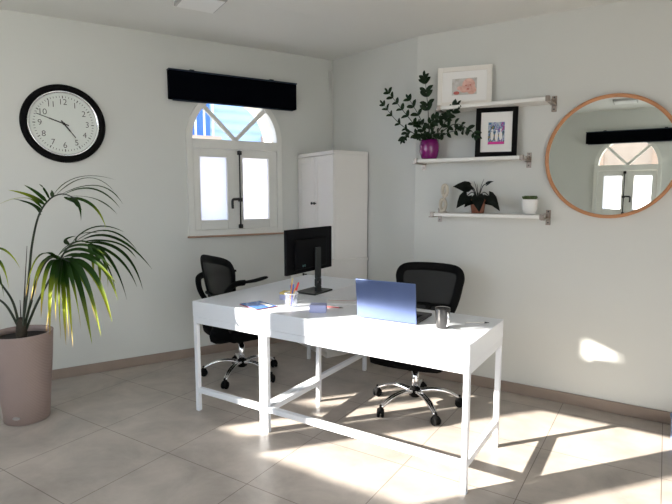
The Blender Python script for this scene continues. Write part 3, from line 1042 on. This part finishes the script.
make_shelf('lowest white wall shelf carrying the copper pot and white pot', -1.485, -0.69, ZLo)

def photo_frame(name, label, x, z, w, h, bw, matw, fmat, tilt, extra, depth=.022):
    t = thing(name, label, 'picture frame', (x, YR - .078, z), 0)
    t.rotation_euler = (R(-tilt), 0, R(12))
    b = nb()
    hw = w / 2
    box(b, -hw, -hw + bw, -depth, 0, 0, h, 0.002, 1); box(b, hw - bw, hw, -depth, 0, 0, h, 0.002, 1)
    box(b, -hw + bw, hw - bw, -depth, 0, 0, bw, 0.002, 1); box(b, -hw + bw, hw - bw, -depth, 0, h - bw, h, 0.002, 1)
    obj('frame', b, fmat, t)
    b = nb(); box(b, -hw + bw, hw - bw, -depth + .009, -.002, bw, h - bw); obj('mat_board', b, 'matboard', t)
    extra(t, -depth + .008)
    return t
def baby(t, y):
    b = nb(); box(b, -.088, .088, y, y + .0009, .083, .200); p = obj('photo', b, 'photo_grey', t)
    b = nb()
    def blob(cx, cz, rx, rz, dy=0):
        vs = [b.verts.new((max(-.087, min(.087, cx + rx * math.cos(a))), y - .0006 - dy, max(.084, min(.199, cz + rz * math.sin(a))))) for a in [2 * PI * k / 24 for k in range(24)]]
        b.faces.new(vs)
    blob(.030, .150, .046, .048); blob(.052, .115, .034, .031, .0002)
    blob(-.030, .130, .022, .016, .0004); blob(.0, .112, .03, .014, .0006)
    obj('sitter', b, 'photo_skin', p)
    for nm, cx, cz, rx, rz in (('red_cloth', -.055, .098, .022, .012), ('eye', .012, .148, .006, .004), ('eye', .042, .150, .006, .004), ('mouth', .026, .122, .010, .005)):
        b = nb()
        vs = [b.verts.new((cx + rx * math.cos(a), y - .0014, cz + rz * math.sin(a))) for a in [2 * PI * k / 16 for k in range(16)]]
        b.faces.new(vs)
        obj(nm, b, 'photo_red', p)
def crowd(t, y):
    b = nb(); box(b, -.056, .056, y, y + .0009, .090, .245); p = obj('photo', b, 'photo_mix', t)
    b = nb(); box(b, -.055, .055, y - .0008, y - .0002, .091, .108)
    obj('photo_foreground', b, 'photo_pink', p)
    b = nb()
    for i, cx in enumerate((-.028, .002, .03)):
        for (dx, cz, rx, rz) in ((0, .15, .011, .032), (0, .19, .006, .008)):
            vs = [b.verts.new((cx + dx + rx * math.cos(a), y - .001 - i * .0001, cz - .006 * (i % 2) + rz * math.sin(a))) for a in [2 * PI * k / 16 for k in range(16)]]
            b.faces.new(vs)
    obj('people', b, 'matboard', p)
photo_frame('photo_frame', 'white framed baby photo leaning on the top shelf', -1.292, ZT + .001, .385, .285, .034, .05, 'whiteframe', 3, baby)
photo_frame('photo_frame', 'black framed colourful group photo on the middle shelf', -1.050, ZM + .001, .285, .352, .036, .05, 'black', 3, crowd)

# --- purple pot with ZZ plant
PX, PY = -1.543, YR - .105
t = thing('potted_zz_plant', 'bushy green plant in a purple pot on the middle shelf', 'plant', (PX, PY, ZM + .001))
b = nb(); lathe(b, [(0.048, 0), (0.062, .012), (0.074, .06), (0.075, .10), (0.068, .145), (0.063, .145), (0.066, .10), (0.055, .03)], 32, capt=True)
obj('pot', b, 'purple', t)
b = nb(); lathe(b, [(0.0001, .125), (0.058, .125)], 20, capb=False, capt=False); obj('soil', b, 'soil', t)
stems = nb(); leaves = nb()
base = V(PX, PY, ZM + .12)
def elleaf(bm, p, d, n, L, w, col=None):
    pts = [p + d * L * f + n * L * .12 * math.sin(PI * f) for f in (0, .15, .35, .6, .8, 1)]
    leafblade(bm, pts, w, nrm=n, fold=0.3, prof=lambda f: math.sin(PI * (0.04 + .94 * f)) ** .8)
zz = [  # path in photo pixels, depth Y at base and tip, leaf length, number of pairs, start
    ([(429, 140), (428, 110), (425, 78)], 3.76, 3.72, .070, 6, .5),
    ([(427, 140), (405, 113), (388, 92)], 3.76, 3.74, .054, 6, .35),
    ([(426, 140), (400, 124), (383, 104)], 3.76, 3.68, .048, 5, .4),
    ([(428, 140), (420, 118), (409, 99)], 3.76, 3.70, .055, 4, .40),
    ([(432, 140), (446, 121), (457, 106)], 3.76, 3.70, .062, 6, .4),
    ([(433, 140), (455, 124), (478, 136)], 3.76, 3.62, .052, 6, .4),
    ([(433, 140), (450, 132), (468, 131)], 3.76, 3.62, .046, 5, .3),
    ([(426, 140), (410, 132), (403, 140)], 3.76, 3.66, .052, 5, .35),
    ([(430, 138), (438, 118), (447, 112)], 3.76, 3.80, .055, 5, .4),
    ([(430, 138), (430, 125), (436, 119)], 3.76, 3.66, .060, 5, .2),
    ([(430, 138), (422, 128), (418, 124)], 3.76, 3.66, .060, 5, .2),
    ([(430, 140), (434, 134), (442, 134)], 3.76, 3.67, .055, 4, .2),
    ([(430, 140), (424, 136), (420, 138)], 3.76, 3.66, .055, 4, .2)]
for px, y0, y1, L, n, st in zz:
    w = [at_y(px[i][0], px[i][1], y0 + (y1 - y0) * i / 2) for i in range(3)]
    w[0] = base + (w[0] - base) * .4
    pts = smooth_path(w, 8)
    tube(stems, pts, [0.0045 - .003 * i / len(pts) for i in range(len(pts))], 6)
    for k in range(n):
        f = st + (1 - st) * k / (n - 1) if n > 1 else st
        i = min(int(f * (len(pts) - 1)), len(pts) - 2)
        p = pts[i]; d = (pts[i + 1] - pts[i]).normalized()
        side = d.cross(V(0, -1, 0)).normalized()
        for s in (-1, 1):
            dd = (d * random.uniform(.5, .9) + side * s * .8 + V(0, random.uniform(-.5, .25), -.05)).normalized()
            nn = V(random.uniform(-.3, .3), -1, random.uniform(0, .6)).normalized()
            LL = L * random.uniform(.9, 1.15) * (1 - .25 * abs(f - .6))
            elleaf(leaves, p, dd, nn, LL, LL * .26)
    elleaf(leaves, pts[-1], (pts[-1] - pts[-3]).normalized(), V(0, -1, .2), L * .8, L * .17)
def to_local(bm, t):
    bmesh.ops.translate(bm, vec=-Vector(t.location), verts=bm.verts)
to_local(stems, t); to_local(leaves, t)
obj('stems', stems, 'stemgreen', t); obj('foliage', leaves, 'zz', t, fixn=False)

# --- copper pot with dark arrow leaves
PX, PY = -1.158, YR - .105
t = thing('potted_dark_leaf_plant', 'dark arrow-leaved plant in a copper brown pot on the lowest shelf', 'plant', (PX, PY, ZLo + .001))
b = nb(); lathe(b, [(0.042, 0), (0.046, .004), (0.060, .115), (0.062, .122), (0.057, .122), (0.045, .03)], 32, capt=True)
obj('pot', b, 'copper', t)
b = nb(); lathe(b, [(0.0001, .108), (0.055, .108)], 20, capb=False, capt=False); obj('soil', b, 'soil', t)
stems = nb(); leaves = nb()
base = V(PX, PY, ZLo + .10)
def arrow_leaf(bm, p, tip, n, w):
    d = (tip - p); L = d.length; d.normalize()
    s = d.cross(n).normalized(); n = s.cross(d)
    pts = [p - d * L * .22 + s * w * .55, p - d * L * .05 + s * w * .95, p + d * L * .25 + s * w, p + d * L * .62 + s * w * .55, tip]
    lf = [p - d * L * .22 - s * w * .55, p - d * L * .05 - s * w * .95, p + d * L * .25 - s * w, p + d * L * .62 - s * w * .55]
    mid = [p, p + d * L * .3 + n * .006, p + d * L * .65 + n * .004]
    vr = [bm.verts.new(q + n * .004) for q in pts[:4]]; vt = bm.verts.new(tip - n * .008)
    vl = [bm.verts.new(q + n * .004) for q in lf]
    vm = [bm.verts.new(q - n * .004) for q in mid]
    for a in (vr, vl):
        bm.faces.new((vm[0], a[0], a[1])); bm.faces.new((vm[0], a[1], a[2], vm[1])); bm.faces.new((vm[1], a[2], a[3], vm[2])); bm.faces.new((vm[2], a[3], vt))
for (a, c, ya, yc, w) in [((468, 187), (453, 186), 3.70, 3.66, .040), ((464, 186), (475, 189), 3.80, 3.82, .030), ((467, 196), (456, 208), 3.68, 3.64, .042),
                          ((478, 197), (479, 212), 3.66, 3.62, .040), ((489, 196), (500, 211), 3.68, 3.66, .034), ((487, 184), (493, 181), 3.74, 3.72, .014),
                          ((472, 200), (464, 207), 3.72, 3.68, .03), ((486, 200), (494, 206), 3.76, 3.76, .025)]:
    p, q = at_y(*a, ya), at_y(*c, yc)
    arrow_leaf(leaves, p, q, V(0.1, -1, .5), w * 1.1)
    tube(stems, smooth_path([base + (p - base) * .05, (base + p) / 2 + V(0, 0, .04), p], 5), .003, 6)
for (u, v) in ((474, 181), (484, 179), (477, 184)):
    p = at_y(u, v, 3.74)
    tube(stems, smooth_path([base, (base + p) / 2 + V(0, 0, .02), p], 5), [.003 - .0002 * i for i in range(11)], 6)
to_local(stems, t); to_local(leaves, t)
obj('stems', stems, 'darkleaf', t); obj('foliage', leaves, 'darkleaf', t, fixn=False)

# --- white pot with succulents
PX, PY = -.795, YR - .105
t = thing('potted_succulent', 'small round succulent in a white pot on the lowest shelf', 'plant', (PX, PY, ZLo + .001))
b = nb(); lathe(b, [(0.030, 0), (0.040, .006), (0.048, .035), (0.053, .098), (0.053, .102), (0.049, .102), (0.045, .06)], 32, capt=True)
obj('pot', b, 'whitepot', t)
b = nb()
for k in range(26):
    a = random.uniform(0, 2 * PI); r = .044 * math.sqrt(random.random())
    c = V(r * math.cos(a), r * math.sin(a), .106)
    for j in range(6):
        an = 2 * PI * j / 6 + k
        d = V(math.cos(an), math.sin(an), random.uniform(.8, 2.0)).normalized()
        elleaf(b, c, d, V(-d.y, d.x, .3).cross(d).normalized(), .026, .007)
obj('rosettes', b, 'succ', t, fixn=False)

# --- cream twisted figure
t = thing('loop_figurine', 'cream figurine of stacked loops at the left end of the lowest shelf', 'figurine', (-1.420, YR - .10, ZLo + .001))
b = nb()
def loop(cx, cz, rx, rz, r, tw):
    pts = [V(cx + rx * math.cos(a), tw * math.sin(2 * a), cz + rz * math.sin(a)) for a in [2 * PI * k / 28 for k in range(28)]]
    tube(b, pts, r, 10, closed=True)
loop(-.006, .055, .020, .044, .0135, .004)
loop(.006, .163, .018, .042, .0135, .004)
tube(b, [(.004, 0, .09), (.0, 0, .112)], .011, 10)
lathe(b, [(0.028, 0), (0.028, .008), (0.012, .012)], 20)
obj('loops', b, 'figure', t)

# ------------------------------------------------------------------ mirror
t = thing('round_mirror', 'large round mirror with thin wooden frame on the right wall', 'mirror', (-.325, YR, 1.717))
b = nb(); lathe(b, [(0.374, 0.0), (0.397, 0.0), (0.399, -.030), (0.383, -.032), (0.376, -.012)], 96, axis='Y', capb=False, capt=False); obj('frame', b, 'mirrorframe', t)
b = nb(); lathe(b, [(0.3775, -.002), (0.3775, -.014)], 96, axis='Y')
for f in b.faces: f.smooth = False
obj('mirror_glass', b, 'mirror', t)

# ------------------------------------------------------------------ ceiling lamps
def ceiling_lamp(label, loc, rz, s):
    t = thing('ceiling_lamp', label, 'lamp', loc, rz, 'square ceiling lamps')
    b = nb(); box(b, -s, s, -s, s, -.028, 0, 0.004); obj('housing', b, 'lampbody', t)
    b = nb(); box(b, -s + .012, s - .012, -s + .012, s - .012, -.034, -.0285, 0.002, 1); obj('diffuser', b, 'lampface', t)
lc = V(-2.55, 2.44, 0)
ceiling_lamp('flat square ceiling lamp above the palm, switched off', (lc.x, lc.y, ceil_z(lc.x, lc.y) - .003), AL, .131)
ceiling_lamp('flat square ceiling lamp seen only in the round mirror', (-.53, -.2, ceil_z(-.53, -.2) - .001), 0, .14)

# ------------------------------------------------------------------ palm
PC = V(-3.50, 1.70, 0)
t = thing('potted_palm', 'tall kentia palm in a ribbed taupe planter on the floor at left', 'plant', PC)
b = nb(); lathe(b, [(0.128, 0.0), (0.134, .006), (0.150, .18), (0.170, .40), (0.182, .575), (0.184, .585), (0.176, .587), (0.170, .56)], 64, capt=False)
planter = obj('planter', b, 'planter', t)
b = nb(); lathe(b, [(0.0001, .545), (0.172, .545)], 40, capb=False, capt=False); obj('soil', b, 'soil', t)
# small oval badge low on the pot
bd = V(.62, -.78, 0).normalized()
b = nb()
aw = V(-bd.y, bd.x, 0)
cc = bd * .137 + V(0, 0, .055)
vs0 = [b.verts.new(cc + aw * .024 * math.cos(a) + V(0, 0, .011 * math.sin(a)) + bd * .001) for a in [2 * PI * k / 24 for k in range(24)]]
vs1 = [b.verts.new(v.co + bd * .003) for v in vs0]
b.faces.new(vs1); b.faces.new(vs0[::-1])
for k in range(24): b.faces.new((vs0[k], vs0[(k + 1) % 24], vs1[(k + 1) % 24], vs1[k]))
obj('badge', b, 'chrome', planter)

F0 = 3.33
PB = PC + V(0, 0, .54)
def frond(stem, leaflets):
    """stem: [(u, v, F)], leaflets: [(a, mid, end, width, tip0, tip1)] each point (u, v, F)"""
    sb = nb(); lb = nb()
    lay = lb.verts.layers.float.new('tip')
    pts = smooth_path([PB + V(random.uniform(-.02, .02), random.uniform(-.02, .02), 0)] + [at_f(*q) for q in stem], 8)
    n = len(pts)
    tube(sb, pts, [0.009 - .0062 * i / n for i in range(n)], 7)
    for a, m, e, w, t0, t1 in leaflets:
        A, Mi, En = at_f(*a), at_f(*m), at_f(*e)
        ctrl = 2 * Mi - (A + En) / 2
        ps = []
        for i in range(13):
            f = i / 12
            ps.append(A * (1 - f) ** 2 + ctrl * 2 * f * (1 - f) + En * f * f)
        leafblade(lb, ps, w, nrm=V(random.uniform(-.4, .4), -.7, .8).normalized(), fold=.35, lay=lay, tips=(t0, t1),
                  prof=lambda f: min(1, f * 5 + .25) * (1 - f ** 2.2) ** .8)
    to_local(sb, t); to_local(lb, t)
    st = obj('frond', sb, 'stemgreen', t)
    obj('leaflets', lb, 'palm', st, fixn=False)
f1 = 3.30
frond([(28, 285, F0), (32, 245, F0), (39, 215, f1), (50, 199, f1), (63, 194, f1 - .02), (76, 199, f1 - .05)], [
    ((54, 194, f1), (80, 177, f1 + .1), (116, 180, f1 + .2), .006, 0, .3),
    ((57, 194, f1), (88, 178, f1 + .15), (114, 191, f1 + .25), .007, 0, .3),
    ((60, 195, f1), (98, 186, f1 + .05), (123, 204, f1 + .1), .008, 0, .3),
    ((62, 196, f1), (93, 189, f1 - .1), (120, 208, f1 - .1), .008, .2, .3),
    ((65, 197, f1), (95, 199, f1 + .1), (117, 214, f1 + .1), .007, .1, .3),
    ((68, 198, f1), (92, 205, f1 - .1), (106, 228, f1 - .2), .011, .3, .8),
    ((70, 199, f1), (79, 205, f1 - .1), (81, 221, f1 - .15), .013, .1, .3),
    ((64, 197, f1), (74, 203, f1 + .1), (82, 210, f1 + .1), .012, .1, .3),
    ((50, 199, f1), (45, 190, f1 - .05), (39, 184, f1 - .08), .010, .0, .2),
    ((47, 202, f1), (37, 193, f1 - .1), (24, 185, f1 - .2), .012, .3, .6),
    ((45, 205, f1), (30, 196, f1 - .15), (8, 190, f1 - .3), .013, .5, .8),
    ((43, 209, f1), (24, 198, f1 - .1), (-4, 206, f1 - .2), .009, .5, .9),
    ((42, 212, f1), (32, 204, f1 + .05), (13, 199, f1 + .1), .008, .0, .3),
    ((41, 215, f1), (34, 206, f1 + .1), (20, 201, f1 + .2), .007, .0, .3),
    ((54, 197, f1), (52, 193, f1 - .1), (52, 190, f1 - .1), .014, .2, .5)])
f2 = 3.42
frond([(36, 305, F0 + .02), (52, 275, f2), (66, 250, f2), (76, 242, f2), (88, 242, f2), (98, 250, f2)], [
    ((72, 243, f2), (96, 227, f2 + .05), (124, 232, f2 + .1), .010, 0, .2),
    ((75, 242, f2), (108, 231, f2), (137, 250, f2), .010, 0, .2),
    ((79, 242, f2), (115, 238, f2 - .1), (152, 269, f2 - .1), .012, 0, .2),
    ((82, 242, f2), (116, 243, f2 + .05), (136, 258, f2 + .1), .011, 0, .2),
    ((85, 243, f2), (122, 252, f2 - .05), (143, 290, f2 - .1), .012, 0, .2),
    ((88, 244, f2), (118, 258, f2), (137, 287, f2), .011, 0, .2),
    ((90, 245, f2), (112, 262, f2 - .1), (127, 300, f2 - .15), .013, 0, .2),
    ((92, 247, f2), (108, 266, f2), (117, 297, f2), .012, .1, .4),
    ((92, 246, f2 - .05), (99, 262, f2 - .15), (100, 290, f2 - .2), .014, .3, .8),
    ((88, 244, f2 - .05), (93, 260, f2 - .2), (93, 284, f2 - .25), .013, .4, .9),
    ((94, 247, f2), (105, 262, f2 - .15), (108, 288, f2 - .2), .013, .3, .8),
    ((76, 242, f2), (82, 234, f2 + .1), (100, 233, f2 + .15), .012, 0, .2),
    ((70, 245, f2), (66, 240, f2 + .05), (76, 236, f2 + .08), .014, 0, .2)])
f3 = 3.15
L3 = []
for i, (m, e, w) in enumerate([((38, 258), (26, 296), .014), ((42, 264), (31, 300), .014), ((47, 272), (41, 318), .015), ((52, 280), (50, 335), .015),
                               ((57, 282), (56, 322), .015), ((60, 288), (61, 340), .015), ((64, 288), (66, 345), .015), ((69, 290), (73, 347), .015),
                               ((75, 288), (81, 330), .015), ((80, 286), (92, 344), .016), ((86, 280), (101, 336), .016), ((94, 274), (112, 322), .014),
                               ((98, 262), (118, 300), .015)]):
    w *= 1.25
    L3.append(((57 + i * 1.1, 258 + (i % 3), f3), (*m, f3 - .10 - .02 * (i % 3)), (*e, f3 - .16 - .03 * (i % 4)), w, .25, .98 if i < 9 else .75))
for (m, e) in [((44, 262), (35, 296)), ((54, 284), (46, 332)), ((66, 292), (69, 340)), ((83, 280), (96, 322)), ((90, 272), (110, 318))]:
    L3.append(((62, 259, f3), (*m, f3 - .05), (*e, f3 - .08), .013, .3, 1.0))
L3 += [((58, 256, f3), (80, 245, f3 - .1), (104, 254, f3 - .2), .013, .3, .6), ((60, 257, f3), (84, 250, f3 - .12), (112, 268, f3 - .2), .014, .3, .6),
       ((58, 256, f3), (76, 242, f3 + .05), (96, 246, f3 + .05), .012, .2, .5), ((62, 258, f3), (88, 258, f3 - .15), (116, 283, f3 - .25), .014, .3, .7)]
frond([(30, 305, F0 - .03), (36, 282, f3 + .05), (46, 262, f3), (57, 257, f3), (70, 262, f3 - .05)], L3)
frond([(14, 305, F0 - .05), (2, 285, F0 - .1), (-12, 268, F0 - .15), (-30, 258, F0 - .2)], [
    ((-20, 255, 3.15), (2, 249, 3.15), (20, 268, 3.1), .009, .3, .9),
    ((-16, 262, 3.15), (0, 262, 3.1), (9, 289, 3.05), .012, .2, .9),
    ((-20, 262, 3.15), (-4, 268, 3.1), (4, 298, 3.1), .012, .0, .7),
    ((-12, 268, 3.2), (-4, 280, 3.1), (-2, 310, 3.1), .012, .0, .7),
    ((-26, 258, 3.1), (-22, 280, 3.1), (-20, 320, 3.1), .012, .0, .7)])
frond([(8, 308, F0 - .02), (-6, 297, F0), (-22, 292, F0 + .05), (-40, 300, F0 + .1)], [
    ((-22, 292, 3.35), (-12, 320, 3.3), (7, 356, 3.3), .010, .2, 1.0),
    ((-26, 293, 3.35), (-24, 310, 3.3), (-20, 340, 3.3), .012, .0, .6),
    ((-34, 296, 3.35), (-38, 315, 3.3), (-40, 345, 3.3), .012, .0, .6)])
b = nb()
for (u, v, dx) in ((27, 246, 0), (24, 292, .01), (33, 300, -.01), (20, 300, .0)):
    p = at_f(u, v, F0)
    tube(b, [PB + V(dx, dx, -.01), (PB + p) / 2 + V(dx, 0, 0), p], [.006, .004, .0015], 6)
lathe(b, [(0.030, -.01), (0.034, .04), (0.026, .10), (0.014, .14)], 12, c=tuple(PB))
to_local(b, t)
obj('trunk', b, 'oldstem', t)

# ------------------------------------------------------------------ fabric bin at the right edge, wall socket
t = thing('fabric_bin', 'low blue-grey fabric bin by the skirting at the far right photo edge', 'bin', (.288, 3.55, 0))
b = nb()
lathe(b, [(0.17, 0.0), (0.18, .01), (0.186, .165), (0.186, .18), (0.176, .18), (0.172, .03), (0.0001, .02)], 40, capt=False)
obj('bin_body', b, 'binblue', t)
b = nb(); tube(b, [(.186 * math.cos(a), .186 * math.sin(a), .178) for a in [2 * PI * k / 40 for k in range(40)]], .006, 8, closed=True)
obj('rolled_rim', b, 'binblue', t)

# ------------------------------------------------------------------ light
w = bpy.data.worlds.new('World'); S.world = w; w.use_nodes = True
bg = w.node_tree.nodes['Background']
bg.inputs[0].default_value = (0.70, 0.83, 1.0, 1)
bg.inputs[1].default_value = 3.2
sd = bpy.data.lights.new('sun', 'SUN'); sd.energy = 21.0; sd.angle = R(0.8); sd.color = (1.0, 0.93, 0.84)
so = bpy.data.objects.new('sun', sd); C.objects.link(so)
el, az = R(20.5), R(40)
dirv = V(math.sin(az) * math.cos(el), math.cos(az) * math.cos(el), -math.sin(el))
so.rotation_euler = dirv.to_track_quat('-Z', 'Y').to_euler()
so.location = (-6, -6, 5)

# ------------------------------------------------------------------ camera
cd = bpy.data.cameras.new('camera'); co = bpy.data.objects.new('camera', cd); C.objects.link(co)
cd.sensor_fit = 'HORIZONTAL'; cd.sensor_width = 36.0; cd.lens = 36.0 * FOC / 672.0
cd.clip_start = 0.05
co.location = (0, 0, EYE)
co.rotation_euler = (PI / 2 - PITCH, 0, YAW)
S.camera = co
S.view_settings.view_transform = 'Standard'
S.view_settings.look = 'None'
S.view_settings.gamma = 1.0
S.view_settings.exposure = 0.44
S.cycles.use_denoising = True
S.cycles.max_bounces = 10
S.cycles.diffuse_bounces = 6
S.cycles.sample_clamp_indirect = 8.0
